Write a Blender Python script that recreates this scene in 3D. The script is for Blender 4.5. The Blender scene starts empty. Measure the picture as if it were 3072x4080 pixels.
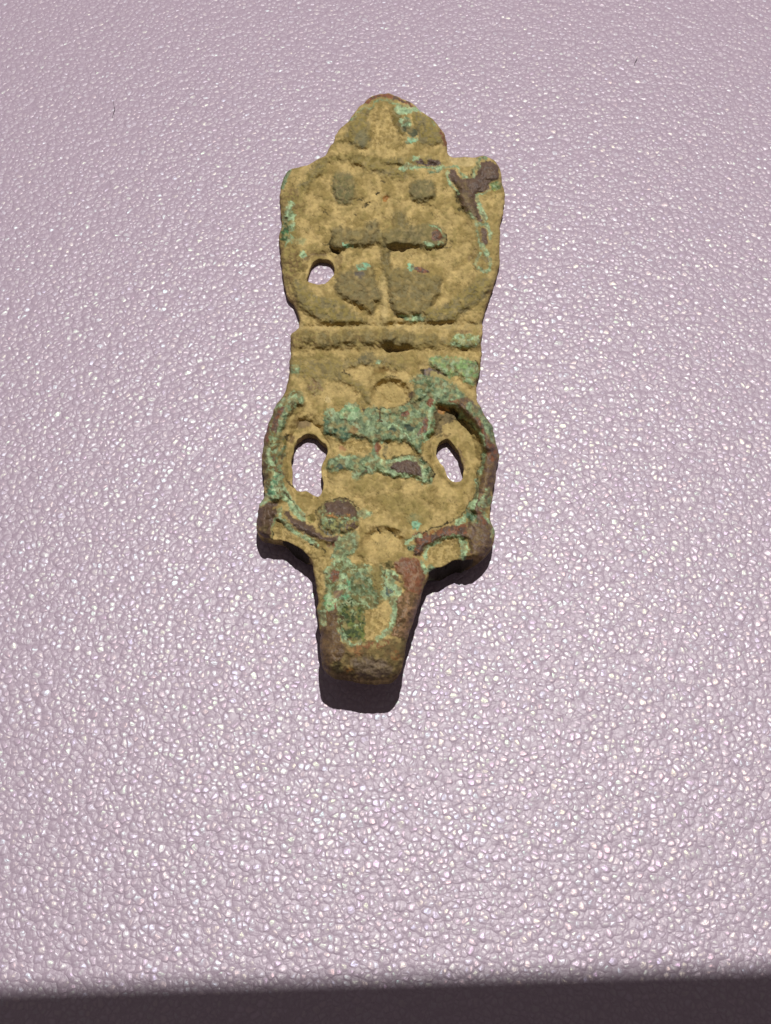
import bpy, math, random
import numpy as np
from mathutils import Vector

rng = np.random.default_rng(7)
random.seed(7)
sc = bpy.context.scene

# ------------------------------------------------------------------ camera
THETA = math.radians(27.0)          # tilt from straight down
D = 0.130                           # lens to the surface, metres
F = 2040.0 / math.tan(math.radians(20.0))
PX = D / F                          # one photograph pixel at the aim point, metres
cam_pos = Vector((0.0022, -D * math.sin(THETA), D * math.cos(THETA)))
fwd = (Vector((0, 0, 0)) - cam_pos).normalized()
right = fwd.cross(Vector((0, 0, 1))).normalized()
up = right.cross(fwd).normalized()

cd = bpy.data.cameras.new('camera')
cam = bpy.data.objects.new('camera', cd)
sc.collection.objects.link(cam)
cam.location = cam_pos
cam.rotation_euler = fwd.to_track_quat('-Z', 'Y').to_euler()
cd.sensor_fit = 'VERTICAL'
cd.angle = math.radians(40.0)
cd.clip_start = 0.002
cd.clip_end = 50.0
sc.camera = cam

R_, U_, W_, C_ = [np.array(v) for v in (right, up, fwd, cam_pos)]


def hit(sx, sy, z):
    """point of the place seen at a photograph position, at height z"""
    sx, sy, z = np.broadcast_arrays(np.asarray(sx, float), np.asarray(sy, float), np.asarray(z, float))
    d = W_ + R_ * ((sx - 1536) / F)[..., None] + U_ * ((2040 - sy) / F)[..., None]
    t = (z - C_[2]) / d[..., 2]
    return C_ + d * t[..., None]


# ------------------------------------------------------------------ light
w = bpy.data.worlds.new('World')
sc.world = w
w.use_nodes = True
bg = w.node_tree.nodes['Background']
bg.inputs['Color'].default_value = (1.0, 0.88, 0.87, 1)
bg.inputs['Strength'].default_value = 0.145

M = hit(1830, 2850, 0.0)
v = C_ - M
v /= np.linalg.norm(v)
LAMP = M + np.array([-v[0], -v[1], v[2]]) * 1.1
ld = bpy.data.lights.new('ceiling_lamp', 'POINT')
ld.energy = 50.0
ld.color = (1.0, 0.975, 0.945)
ld.shadow_soft_size = 0.0058
lo = bpy.data.objects.new('ceiling_lamp', ld)
lo.location = LAMP
sc.collection.objects.link(lo)

sc.view_settings.view_transform = 'Standard'
sc.view_settings.look = 'None'
sc.view_settings.exposure = 0.0
sc.view_settings.gamma = 1.0


# ------------------------------------------------------------------ helpers
def lin(r, g, b):
    f = lambda c: c / 12.92 if c <= 0.04045 else ((c + 0.055) / 1.055) ** 2.4
    return np.array([f(r / 255), f(g / 255), f(b / 255)])


def tag(o, label=None, cat=None, group=None, kind=None):
    if label: o['label'] = label
    if cat: o['category'] = cat
    if group: o['group'] = group
    if kind: o['kind'] = kind


_P = rng.permutation(4096).astype(np.int64)
_G = rng.uniform(0, 2 * math.pi, 4096)
_GX, _GY = np.cos(_G), np.sin(_G)


def perlin(x, y):
    xi, yi = np.floor(x).astype(np.int64), np.floor(y).astype(np.int64)
    fx, fy = x - xi, y - yi
    ux, uy = fx * fx * fx * (fx * (fx * 6 - 15) + 10), fy * fy * fy * (fy * (fy * 6 - 15) + 10)

    def g(ix, iy, dx, dy):
        h = _P[(_P[ix & 4095] + iy) & 4095]
        return _GX[h] * dx + _GY[h] * dy
    a = g(xi, yi, fx, fy); b = g(xi + 1, yi, fx - 1, fy)
    c = g(xi, yi + 1, fx, fy - 1); d = g(xi + 1, yi + 1, fx - 1, fy - 1)
    return (a + (b - a) * ux) * (1 - uy) + (c + (d - c) * ux) * uy


def fbm(x, y, s, o=3, seed=0):
    r = 0.0
    a = 1.0
    for k in range(o):
        r = r + a * perlin(x / s + 37.7 * seed + 11 * k, y / s + 91.3 * seed + 5 * k)
        s *= 0.5
        a *= 0.5
    return r * 1.6


def seg_dist(X, Y, pts, closed):
    best = np.full(X.shape, 1e9)
    n = len(pts)
    for i in range(n if closed else n - 1):
        ax, ay = pts[i]
        bx, by = pts[(i + 1) % n]
        dx, dy = bx - ax, by - ay
        L = dx * dx + dy * dy + 1e-9
        t = np.clip(((X - ax) * dx + (Y - ay) * dy) / L, 0, 1)
        d = (X - ax - t * dx) ** 2 + (Y - ay - t * dy) ** 2
        np.minimum(best, d, out=best)
    return np.sqrt(best)


def inside(X, Y, pts):
    r = np.zeros(X.shape, bool)
    n = len(pts)
    for i in range(n):
        ax, ay = pts[i]
        bx, by = pts[(i + 1) % n]
        if ay == by: continue
        c = ((ay > Y) != (by > Y)) & (X < (bx - ax) * (Y - ay) / (by - ay) + ax)
        r ^= c
    return r


def sdf(X, Y, pts):
    d = seg_dist(X, Y, pts, True)
    return np.where(inside(X, Y, pts), d, -d)


def smooth(pts, closed=True, k=3):
    n = len(pts)
    P = np.array(pts, float)
    out = []
    rngi = range(n) if closed else range(n - 1)
    for i in rngi:
        if closed:
            p0, p1, p2, p3 = P[(i - 1) % n], P[i], P[(i + 1) % n], P[(i + 2) % n]
        else:
            p0, p1, p2, p3 = P[max(i - 1, 0)], P[i], P[i + 1], P[min(i + 2, n - 1)]
        for j in range(k):
            t = j / k
            out.append(tuple(0.5 * ((2 * p1) + (p2 - p0) * t + (2 * p0 - 5 * p1 + 4 * p2 - p3) * t * t +
                                    (3 * p1 - 3 * p2 + p3 - p0) * t ** 3)))
    if not closed: out.append(tuple(P[-1]))
    return out


# traced close-up windows of the fitting: origin and scale of each
WIN = dict(A=(1100, 360, .3001), B=(1550, 360, .3001), C=(1100, 820, .3001), D=(1550, 820, .3001),
           E=(1100, 1280, .3001), F=(1550, 1280, .3001), G=(1000, 1560, .3001), H=(1500, 1560, .3001),
           I=(1000, 1960, .3001), J=(1500, 1960, .3001), K=(1200, 2380, .3301), S=(0, 0, 1.0))


def q(win, pts):
    x0, y0, s = WIN[win]
    return [(x0 + a * s, y0 + b * s) for a, b in pts]


# ------------------------------------------------------------------ outline of the fitting
OUT = (q('A', [(1470, 45)]) +
       q('B', [(0, 50), (100, 72), (200, 122), (300, 180), (380, 240), (440, 290), (520, 350), (600, 400), (640, 450),
               (680, 520), (730, 570), (765, 650), (768, 740), (778, 800), (788, 850), (820, 880), (880, 886), (1000, 884),
               (1100, 884), (1200, 878), (1290, 886), (1380, 918), (1430, 970), (1475, 1040), (1492, 1160), (1512, 1260),
               (1530, 1400), (1525, 1520)]) +
       q('D', [(1512, 60), (1490, 190), (1475, 320), (1470, 480), (1466, 620), (1466, 760), (1448, 880), (1425, 980),
               (1385, 1080), (1340, 1180), (1312, 1290), (1280, 1390), (1255, 1480), (1240, 1580)]) +
       q('F', [(1244, 60), (1228, 180), (1218, 270), (1222, 370), (1225, 450), (1212, 560), (1196, 680), (1176, 800),
               (1170, 900), (1166, 1000), (1176, 1080), (1225, 1150), (1262, 1240), (1318, 1320), (1372, 1400)]) +
       q('H', [(1550, 490), (1580, 600), (1600, 730), (1620, 830), (1607, 950), (1590, 1080), (1570, 1200), (1555, 1330),
               (1538, 1450)]) +
       q('J', [(1524, 180), (1510, 280), (1516, 370), (1560, 450), (1577, 550), (1555, 650), (1528, 740), (1475, 812),
               (1400, 862), (1300, 902), (1190, 910), (1080, 922), (990, 940), (905, 985), (830, 1020), (750, 1048),
               (695, 1095), (655, 1170), (620, 1270), (595, 1370)]) +
       q('K', [(1440, 0), (1402, 130), (1360, 260), (1315, 380), (1287, 500), (1266, 600), (1245, 700), (1222, 800),
               (1190, 890), (1140, 965), (1070, 1003), (900, 1018), (760, 1012), (680, 1000), (600, 975), (450, 950),
               (345, 910), (278, 850), (246, 770), (232, 600), (220, 420), (205, 260), (190, 130)]) +
       q('I', [(900, 1460), (880, 1380), (862, 1280), (842, 1150), (826, 1020), (798, 925), (750, 862), (700, 802),
               (650, 752), (580, 712), (480, 682), (410, 662), (330, 650), (270, 632), (195, 620), (115, 585), (84, 480),
               (74, 380), (84, 290), (96, 210), (118, 150), (165, 95)]) +
       q('G', [(180, 1370), (174, 1250), (164, 1100), (150, 950), (150, 820), (170, 730), (167, 640), (190, 540),
               (212, 450), (262, 380), (292, 270), (332, 180), (398, 90)]) +
       q('E', [(127, 940), (152, 850), (170, 720), (184, 600), (190, 450), (184, 290), (205, 190), (245, 130), (292, 70),
               (304, 0)]) +
       q('C', [(300, 1500), (262, 1400), (212, 1290), (158, 1210), (126, 1100), (96, 960), (66, 780), (54, 600),
               (44, 430), (68, 290), (82, 180), (66, 40)]) +
       q('A', [(58, 1480), (57, 1380), (67, 1250), (100, 1150), (160, 1062), (270, 1016), (400, 1000), (500, 955),
               (630, 880), (664, 840), (700, 775), (762, 690), (800, 590), (870, 490), (950, 420), (1020, 330),
               (1100, 230), (1200, 130), (1285, 75), (1380, 50)]))
HOLES = [q('C', [(404, 960), (430, 880), (480, 780), (570, 700), (680, 706), (748, 762), (780, 860), (735, 955), (645, 1035),
                 (540, 1055), (450, 1015)]),
         q('G', [(640, 622), (730, 575), (830, 570), (905, 620), (995, 700), (1012, 800), (990, 890), (950, 970),
                 (938, 1100), (958, 1210), (945, 1340), (890, 1392), (800, 1368), (735, 1325), (620, 1318), (565, 1220),
                 (548, 1060), (530, 950), (548, 840), (590, 700)]),
         q('H', [(815, 700), (855, 652), (940, 630), (1005, 675), (1060, 760), (1112, 850), (1148, 950), (1150, 1080),
                 (1120, 1185), (1050, 1212), (980, 1178), (920, 1080), (872, 990), (815, 890), (802, 780)])]

STEP = 2.5
gx = np.arange(1005, 2030, STEP)
gy = np.arange(355, 2735, STEP)
X, Y = np.meshgrid(gx, gy)
WX = X + 5 * fbm(X, Y, 60, 2, 1) + 1.6 * fbm(X, Y, 20, 1, 31)          # rough, corroded edges
WY = Y + 5 * fbm(X, Y, 60, 2, 2) + 1.6 * fbm(X, Y, 20, 1, 32)
outp = smooth(OUT, True, 2)
d_out = sdf(WX, WY, outp)
d_holes = []
for h in HOLES:
    hs = smooth(h, True, 2)
    bx = [p[0] for p in hs]; by = [p[1] for p in hs]
    dd = np.full(X.shape, 400.0)
    m = (X > min(bx) - 150) & (X < max(bx) + 150) & (Y > min(by) - 150) & (Y < max(by) + 150)
    dd[m] = -sdf(WX[m], WY[m], hs)
    d_holes.append(dd)
SD = d_out.copy()
for dd in d_holes: SD = np.minimum(SD, dd)

# ------------------------------------------------------------------ colours (surface colours; dark ones also paint shade in places)
TAN = lin(184, 161, 107); TAN2 = lin(146, 125, 76); PALE = lin(194, 174, 124)
OLIVE = lin(134, 120, 70); GREY = lin(122, 112, 80); DOLIVE = lin(104, 90, 48)
MINT = lin(156, 180, 138); DMINT = lin(128, 144, 106); BLUEG = lin(104, 120, 90); DKG = lin(56, 70, 42)
CYAN = lin(132, 176, 142)
BROWN = lin(97, 78, 64); PBROWN = lin(90, 72, 62); RBROWN = lin(122, 80, 56); ORANGE = lin(156, 112, 60)
BLACK = lin(30, 24, 18); DARK = lin(58, 48, 34); GBROWN = lin(110, 95, 80); OBROWN = lin(104, 82, 54)

n1 = fbm(X, Y, 70, 4, 3); n2 = fbm(X, Y, 22, 3, 4); n3 = fbm(X, Y, 9, 2, 5); n4 = fbm(X, Y, 40, 3, 6)


def sstep(a, b, x):
    t = np.clip((x - a) / (b - a), 0, 1)
    return t * t * (3 - 2 * t)


COL = np.zeros(X.shape + (3,))
t = sstep(-.45, .65, n1 + .5 * n2)[..., None]
COL[:] = TAN * (1 - t) + TAN2 * t
t = (sstep(.05, .8, n4 + .3 * n2) * .6)[..., None]
COL[:] = COL * (1 - t) + OLIVE * t
HT = np.zeros(X.shape)
ROUGH = np.full(X.shape, .92)
METAL = {id(BROWN), id(PBROWN), id(RBROWN), id(GBROWN), id(OBROWN), id(ORANGE)}
PX_, PY_ = X + 6 * fbm(X, Y, 26, 2, 7) + 1.2 * n3, Y + 6 * fbm(X, Y, 26, 2, 8) + 1.2 * fbm(X, Y, 9, 1, 9)


spk = fbm(X, Y, 6, 2, 12)


def put(d, m, c1, h, soft, c2, a):
    """d: signed distance (positive inside) at the cells of index m"""
    global COL, HT
    if c1 is GREY or c1 is OLIVE: soft = soft * 1.7
    al = sstep(-soft, soft, d + (1.8 * n3[m] + 1.5 * spk[m]) * soft ** .5)
    if c1 is not None:
        c = c1
        if c2 is not None:
            t = sstep(-.18, .18, n2[m] + .5 * n3[m])[:, None]
            c = c1 * (1 - t) + c2 * t
        aa = (al * a)[:, None]
        COL[m] = COL[m] * (1 - aa) + c * aa
        r = .55 if id(c1) in METAL else (.78 if c1 is MINT or c1 is BLUEG or c1 is DKG else .92)
        ROUGH[m] = ROUGH[m] * (1 - al * a) + r * al * a
    if h:
        HT[m] += h * sstep(-max(soft, 7), max(soft, 7) + (9 if h > 0 else 4), d)


def box(pts, pad):
    xs = [p[0] for p in pts]; ys = [p[1] for p in pts]
    i0 = max(0, int((min(ys) - pad - gy[0]) / STEP)); i1 = int((max(ys) + pad - gy[0]) / STEP) + 2
    j0 = max(0, int((min(xs) - pad - gx[0]) / STEP)); j1 = int((max(xs) + pad - gx[0]) / STEP) + 2
    m = np.zeros(X.shape, bool)
    m[i0:i1, j0:j1] = True
    return m


def P(win, pts, c, h=0, soft=4, c2=None, a=1.0):
    p = smooth(q(win, pts), True, 2)
    m = box(p, 30)
    put(sdf(PX_[m], PY_[m], p), m, c, h, soft, c2, a)


def L(win, pts, wid, c, h=0, soft=3, c2=None, a=1.0):
    p = smooth(q(win, pts), False, 3)
    r = wid * WIN[win][2] / 2
    m = box(p, r + 30)
    put(r - seg_dist(PX_[m], PY_[m], p, False), m, c, h, soft, c2, a)


def O(win, x, y, rx, ry, c, h=0, soft=4, c2=None, a=1.0):
    P(win, [(x + rx * math.cos(k * math.pi / 4), y + ry * math.sin(k * math.pi / 4)) for k in range(8)], c, h, soft, c2, a)


# -- finial
P('A', [(1180, 230), (1000, 380), (960, 500), (900, 640), (1060, 760), (1180, 770), (1270, 600), (1240, 440), (1200, 380), (1270, 250)], GREY, 8, 5, OLIVE)
L('A', [(1190, 200), (1080, 300), (970, 420)], 30, DMINT, 0, 3, OLIVE)
L('A', [(820, 690), (960, 640), (1060, 600)], 40, DOLIVE, 0, 5)
P('B', [(290, 310), (430, 310), (600, 420), (700, 560), (740, 700), (400, 720), (390, 600), (350, 480)], OLIVE, 8, 5, GREY)
P('B', [(60, 220), (20, 330), (90, 500), (180, 590), (230, 560), (160, 250)], GREY, 3, 4, DOLIVE)
P('A', [(1320, 250), (1500, 200), (1560, 500), (1700, 600), (1700, 800), (1400, 800), (1270, 800), (1265, 500)], TAN, -5, 6, TAN2, .8)
P('B', [(90, 200), (350, 220), (430, 290), (300, 290), (200, 330), (100, 290)], MINT, 3, 3)
P('B', [(150, 360), (270, 380), (300, 450), (250, 520), (160, 470)], MINT, 3, 3, BLUEG)
P('B', [(180, 490), (330, 500), (380, 580), (300, 620), (250, 580)], lin(78, 82, 64), 0, 3)
P('B', [(240, 620), (370, 620), (390, 650), (340, 690), (240, 720)], CYAN, 3, 3)
L('A', [(1190, 235), (1290, 220), (1310, 150), (1400, 135), (1520, 130)], 24, DMINT, 2, 3)
L('B', [(20, 150), (100, 190), (200, 200), (340, 215)], 24, DMINT, 2, 3)
L('A', [(1200, 170), (1290, 100), (1400, 72), (1500, 70)], 46, RBROWN, 0, 3, BROWN)
L('B', [(0, 78), (100, 105), (200, 140), (300, 200)], 46, RBROWN, 0, 3, BROWN)
L('B', [(680, 540), (725, 620), (750, 720)], 34, RBROWN, 0, 3)
L('B', [(430, 300), (540, 380), (620, 460)], 26, DMINT, 0, 4, OLIVE)
O('A', 1130, 640, 90, 110, lin(112, 110, 88), 3, 8)
# -- upper plate: rim and top band
L('A', [(520, 1000), (640, 930), (800, 900), (1000, 880), (1200, 900), (1450, 940), (1660, 950)], 80, OLIVE, 9, 7, DOLIVE)
L('B', [(0, 960), (300, 930), (620, 930)], 70, OLIVE, 9, 7, GREY)
L('A', [(1080, 960), (1250, 1000), (1450, 1080), (1660, 1100)], 130, GREY, 6, 9, OLIVE, .85)
L('B', [(0, 1060), (120, 1120), (330, 1100)], 100, GREY, 4, 9, OLIVE, .7)
L('A', [(620, 1000), (480, 1110), (420, 1200), (330, 1300), (250, 1420), (200, 1560)], 110, OLIVE, 8, 8, GREY)
P('A', [(90, 1350), (200, 1300), (380, 1400), (400, 1530), (300, 1700), (80, 1700)], OLIVE, 4, 8, OBROWN, .8)
L('A', [(190, 1060), (115, 1170), (85, 1300)], 60, BLUEG, 0, 4, DMINT)
P('A', [(760, 1140), (870, 1060), (990, 1110), (1050, 1250), (1050, 1430), (960, 1500), (820, 1500), (740, 1350)], GREY, 12, 6, lin(104, 102, 70))
O('A', 1070, 1045, 85, 85, TAN, -8, 5)
P('B', [(300, 1220), (480, 1180), (600, 1220), (625, 1330), (580, 1430), (440, 1480), (310, 1450), (260, 1340)], GREY, 15, 5, lin(106, 100, 70))
P('B', [(120, 1050), (240, 950), (330, 990), (420, 1010), (590, 1010), (700, 980), (740, 1000), (690, 1080), (560, 1050), (400, 1040), (200, 1060)], MINT, 4, 3, DMINT)
P('B', [(300, 910), (340, 870), (420, 890), (350, 930)], MINT, 3, 3)
P('B', [(360, 950), (430, 900), (470, 980), (560, 920), (680, 930), (680, 980), (560, 1000), (440, 1000)], PBROWN, 0, 2)
L('B', [(520, 1080), (600, 1090), (680, 1070)], 30, BLUEG, 0, 3)
P('B', [(790, 895), (1130, 895), (1170, 930), (1080, 1010), (960, 1010), (850, 975)], PALE, -9, 5)
# brown bare metal at the right shoulder
P('B', [(800, 1060), (880, 1050), (910, 1130), (970, 1170), (1090, 1150), (1170, 1110), (1190, 1010), (1280, 940), (1400, 960), (1460, 1060), (1475, 1160), (1400, 1190), (1350, 1220), (1340, 1300), (1240, 1340), (1180, 1360), (1150, 1430), (1170, 1560), (1215, 1700), (1100, 1680), (1010, 1600), (960, 1540), (930, 1440), (900, 1380), (920, 1290), (850, 1250), (790, 1140)], BROWN, 9, 3, PBROWN)
L('B', [(760, 1020), (900, 1015), (960, 1090), (990, 1140), (1050, 1150)], 32, MINT, 2, 3, DMINT)
L('B', [(1120, 1130), (1130, 1050), (1190, 1010), (1190, 930), (1290, 895)], 46, DMINT, 2, 4, BLUEG)
L('B', [(775, 1090), (790, 1200), (870, 1310), (930, 1370)], 30, MINT, 2, 3)
L('B', [(1180, 1385), (1270, 1360), (1340, 1315)], 22, MINT, 2, 2)
L('B', [(1165, 1400), (1190, 1520), (1230, 1610), (1275, 1690)], 48, MINT, 3, 3, DMINT)
O('B', 1425, 1265, 75, 65, lin(104, 122, 78), 3, 4)
O('B', 1410, 1310, 22, 22, lin(160, 165, 90), 0, 3)
L('B', [(885, 1360), (905, 1450), (930, 1480)], 34, BLACK, -12, 2)
L('B', [(930, 1590), (980, 1560), (1000, 1600)], 34, BLACK, -12, 2)
L('B', [(1060, 1150), (1100, 1090)], 20, DARK, -4, 2)
L('D', [(1120, 0), (1165, 100), (1205, 190)], 84, BROWN, 6, 3, PBROWN)
L('D', [(1255, 320), (1270, 480)], 70, BROWN, 4, 3)
L('D', [(1270, 620), (1310, 760)], 80, BROWN, 4, 4, OLIVE)
L('D', [(1200, 0), (1245, 60), (1280, 180)], 54, MINT, 3, 3)
L('D', [(1050, 95), (1110, 150), (1160, 260), (1185, 400), (1210, 540)], 34, MINT, 3, 3, DMINT)
L('D', [(1280, 250), (1330, 320), (1355, 420)], 50, MINT, 3, 3)
L('D', [(1180, 245), (1290, 240)], 36, BLUEG, 2, 3)
L('D', [(1230, 520), (1260, 580), (1310, 640)], 66, MINT, 3, 3, DMINT)
L('D', [(1195, 640), (1170, 720), (1140, 775)], 46, MINT, 3, 3)
L('D', [(1180, 820), (1250, 860), (1330, 860), (1350, 700)], 50, MINT, 2, 3, DMINT)
L('D', [(1160, 560), (1150, 640), (1060, 700)], 60, OBROWN, -3, 6, TAN2, .6)
P('D', [(1330, 150), (1470, 150), (1450, 500), (1450, 900), (1380, 1000), (1370, 600)], OLIVE, 2, 8, TAN2, .7)
# pits
for w_, x_, y_, a_, b_, c_ in (('A', 1335, 1370, 34, 18, BLACK), ('A', 1190, 1520, 42, 20, BLACK), ('A', 1250, 1490, 20, 14, BLACK),
                               ('A', 1110, 1455, 34, 14, DARK), ('A', 1450, 1435, 46, 40, ORANGE), ('A', 1420, 1210, 30, 12, DARK),
                               ('C', 1170, 5, 30, 14, DARK), ('D', 578, 105, 10, 24, DARK), ('D', 1140, 1560, 26, 20, DARK),
                               ('D', 830, 460, 14, 18, DARK), ('C', 1060, 130, 26, 10, DARK)):
    O(w_, x_, y_, a_, b_, c_, -9, 2)
L('C', [(640, 70), (690, 120), (730, 125)], 18, DARK, -8, 2)
L('C', [(560, 320), (585, 260)], 12, DARK, -4, 2)
# the ring that frames the face: raised arcs left and right, and the pale rib between the leaves
L('S', [(1290, 665), (1235, 720), (1205, 790), (1190, 860), (1180, 960), (1165, 1060), (1170, 1130), (1200, 1210)], 26, OLIVE, 8, 7, None, .35)
L('S', [(1840, 740), (1880, 860), (1905, 960), (1908, 1050), (1890, 1120), (1850, 1190)], 40, OLIVE, 7, 8, OBROWN, .3)
L('S', [(1526, 1100), (1530, 1180), (1532, 1290)], 26, PALE, 7, 6, None, .45)
# cross-like raised motif
P('C', [(740, 320), (870, 255), (920, 300), (1150, 310), (1190, 240), (1310, 195), (1370, 215), (1370, 350), (1400, 480), (1300, 510), (1180, 540), (1000, 545), (850, 590), (700, 520), (740, 430)], GREY, 15, 5, lin(108, 96, 64))
P('C', [(1340, 340), (1540, 330), (1540, 110), (1690, 70), (1740, 200), (1770, 290), (1760, 540), (1560, 545), (1510, 680), (1540, 820), (1460, 915), (1420, 880), (1390, 700), (1400, 500)], GREY, 12, 6, lin(120, 106, 66))
P('D', [(-60, 320), (120, 300), (280, 270), (420, 240), (560, 235), (680, 260), (740, 340), (760, 450), (700, 550), (560, 570), (450, 560), (250, 540), (60, 540), (-60, 540)], GREY, 15, 5, lin(108, 100, 68))
O('C', 1480, 260, 90, 90, OLIVE, 0, 8, TAN2, .8)
L('D', [(550, 255), (640, 290), (705, 340), (725, 400)], 26, MINT, 2, 3, DMINT)
O('D', 640, 400, 80, 85, BROWN, 2, 3, RBROWN)
P('D', [(460, 480), (580, 500), (590, 545), (500, 555)], MINT, 2, 2)
L('D', [(640, 530), (660, 490), (710, 490)], 22, DMINT, 1, 2)
L('D', [(745, 350), (760, 450), (715, 550), (620, 565), (500, 585)], 18, BLACK, -5, 2)
L('D', [(740, 560), (830, 540)], 14, DARK, -3, 2)
P('C', [(900, 500), (1030, 520), (1030, 560), (930, 560)], CYAN, 2, 2)
L('C', [(735, 430), (705, 490), (720, 560), (820, 645)], 30, BLACK, -8, 2)
O('C', 765, 600, 60, 30, lin(70, 52, 28), -6, 3)
L('C', [(640, 510), (690, 500)], 14, DARK, -3, 2)
# two lower leaves
P('C', [(850, 900), (1000, 830), (1080, 780), (1250, 770), (1310, 850), (1320, 960), (1380, 1080), (1395, 1230), (1340, 1280), (1290, 1440), (1180, 1400), (1050, 1300), (870, 1230), (780, 1100), (780, 1000)], GREY, 15, 5, lin(120, 106, 72))
P('D', [(-30, 880), (100, 830), (250, 830), (350, 880), (470, 925), (600, 930), (690, 940), (695, 1100), (640, 1200), (580, 1300), (520, 1400), (430, 1450), (300, 1460), (120, 1460), (50, 1400), (10, 1280), (-10, 1150), (-30, 1000)], GREY, 15, 5, lin(122, 108, 70))
P('C', [(1060, 805), (1110, 760), (1240, 775), (1230, 830), (1130, 860)], CYAN, 2, 2)
O('C', 1110, 910, 60, 45, lin(84, 80, 84), 0, 6)
P('D', [(240, 780), (320, 775), (335, 850), (280, 865)], CYAN, 2, 2)
P('D', [(330, 820), (450, 820), (545, 870), (500, 905), (400, 880)], RBROWN, 1, 2, PBROWN)
P('D', [(120, 1450), (230, 1440), (330, 1460), (420, 1440), (480, 1500), (380, 1560), (250, 1530), (180, 1490)], MINT, 2, 3, DMINT)
O('D', 430, 1500, 55, 50, BLUEG, 1, 3)
L('D', [(25, 1250), (40, 1380), (120, 1460), (200, 1500)], 14, DARK, -3, 2)
O('C', 1130, 1370, 90, 60, TAN2, -5, 6)
P('C', [(210, 980), (340, 1000), (430, 1100), (560, 1190), (720, 1230), (860, 1260), (960, 1350), (1060, 1430), (1180, 1530), (1080, 1570), (850, 1565), (620, 1540), (430, 1430), (320, 1330), (250, 1150)], GREY, 13, 6, OLIVE)
P('D', [(460, 1400), (650, 1350), (760, 1290), (880, 1200), (1000, 1120), (1130, 980), (1200, 930), (1380, 1000), (1330, 1130), (1250, 1250), (1100, 1350), (980, 1440), (830, 1530), (650, 1560), (500, 1530)], GREY, 12, 7, OLIVE)
# left margin
P('C', [(60, 500), (250, 540), (330, 700), (400, 800), (280, 900), (220, 1000), (140, 1120), (90, 900)], OLIVE, 4, 8, OBROWN, .85)
P('C', [(90, 20), (250, 80), (260, 300), (230, 480), (130, 540), (70, 400), (90, 200)], DMINT, 5, 5, OLIVE)
P('C', [(150, 170), (180, 200), (150, 420), (120, 470), (60, 460), (70, 330)], DKG, 0, 4, lin(62, 104, 66))
L('C', [(240, 130), (210, 260)], 34, MINT, 0, 3)
L('C', [(180, 440), (140, 510)], 24, MINT, 0, 3)
O('C', 355, 645, 45, 55, MINT, 1, 3)
O('C', 330, 470, 60, 50, DMINT, 0, 8, None, .6)
L('A', [(200, 1500), (160, 1600), (140, 1700)], 80, DMINT, 3, 5, MINT)
L('C', [(640, 640), (480, 660), (380, 720)], 40, OBROWN, -4, 6, None, .7)
O('C', 830, 760, 60, 110, OBROWN, -3, 8, None, .45)
# -- collar band
L('E', [(150, 75), (800, 75), (1660, 60)], 70, TAN, -8, 7, PALE, .6)
L('F', [(0, 60), (1240, 60)], 90, TAN, -8, 7, PALE, .5)
L('E', [(190, 230), (800, 240), (1660, 230)], 200, OLIVE, 9, 8, OBROWN, .75)
L('F', [(0, 240), (420, 240)], 180, OLIVE, 9, 8, GREY, .7)
for w_, x_, y_, a_, b_ in (('E', 410, 200, 70, 85), ('E', 620, 250, 100, 90), ('E', 800, 240, 60, 80), ('E', 970, 220, 95, 100), ('E', 1230, 215, 100, 100),
                           ('E', 1480, 215, 105, 105), ('F', 20, 230, 90, 100), ('F', 250, 235, 120, 95), ('F', 560, 250, 95, 72), ('F', 720, 260, 50, 50)):
    O(w_, x_, y_, a_, b_, GREY, 9, 6, lin(112, 98, 60), .9)
P('F', [(770, 300), (900, 180), (1000, 170), (1180, 200), (1215, 300), (1100, 340), (1000, 360), (860, 330)], MINT, 9, 4, lin(130, 134, 84))
O('F', 1000, 140, 110, 26, OBROWN, 2, 5, None, .7)
L('F', [(830, 345), (960, 375), (1040, 370), (1090, 335), (1190, 345), (1210, 290)], 14, BLACK, -6, 2)
L('F', [(1060, 360), (1040, 400), (1060, 450)], 12, DARK, -4, 2)
L('E', [(190, 400), (800, 400), (1660, 390)], 60, TAN2, -6, 7, TAN, .5)
L('F', [(0, 390), (800, 400), (1200, 420)], 80, TAN, -7, 7, TAN2, .7)
L('E', [(200, 490), (480, 480), (740, 455)], 54, DOLIVE, 4, 5, OLIVE, .8)
P('E', [(200, 520), (900, 520), (1400, 460), (1700, 520), (1700, 640), (1400, 620), (1200, 600), (900, 640), (850, 760), (600, 800), (220, 720)], OLIVE, 4, 9, GREY, .8)
L('F', [(60, 480), (300, 520), (480, 480)], 120, OLIVE, 2, 10, TAN2, .7)
O('E', 1210, 500, 110, 85, GREY, 5, 6, lin(96, 92, 72))
O('E', 1360, 530, 42, 34, MINT, 1, 2)
O('E', 255, 640, 50, 60, DMINT, 0, 5)
L('E', [(800, 690), (930, 790), (1080, 860), (1180, 960), (1190, 1060)], 100, GREY, 5, 7, OLIVE, .9)
P('E', [(940, 640), (1150, 590), (1290, 620), (1250, 720), (1180, 790), (1040, 740)], TAN, -5, 5)
P('E', [(640, 840), (850, 820), (1080, 900), (1110, 1010), (860, 1010), (720, 960)], TAN, -5, 5)
L('E', [(900, 640), (910, 690), (980, 720)], 18, DARK, -5, 2)
O('E', 520, 860, 110, 130, OBROWN, 2, 9, OLIVE, .8)
O('E', 690, 1040, 40, 40, PALE, 1, 3)
O('E', 880, 1060, 120, 60, OLIVE, 3, 8, None, .7)
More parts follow.
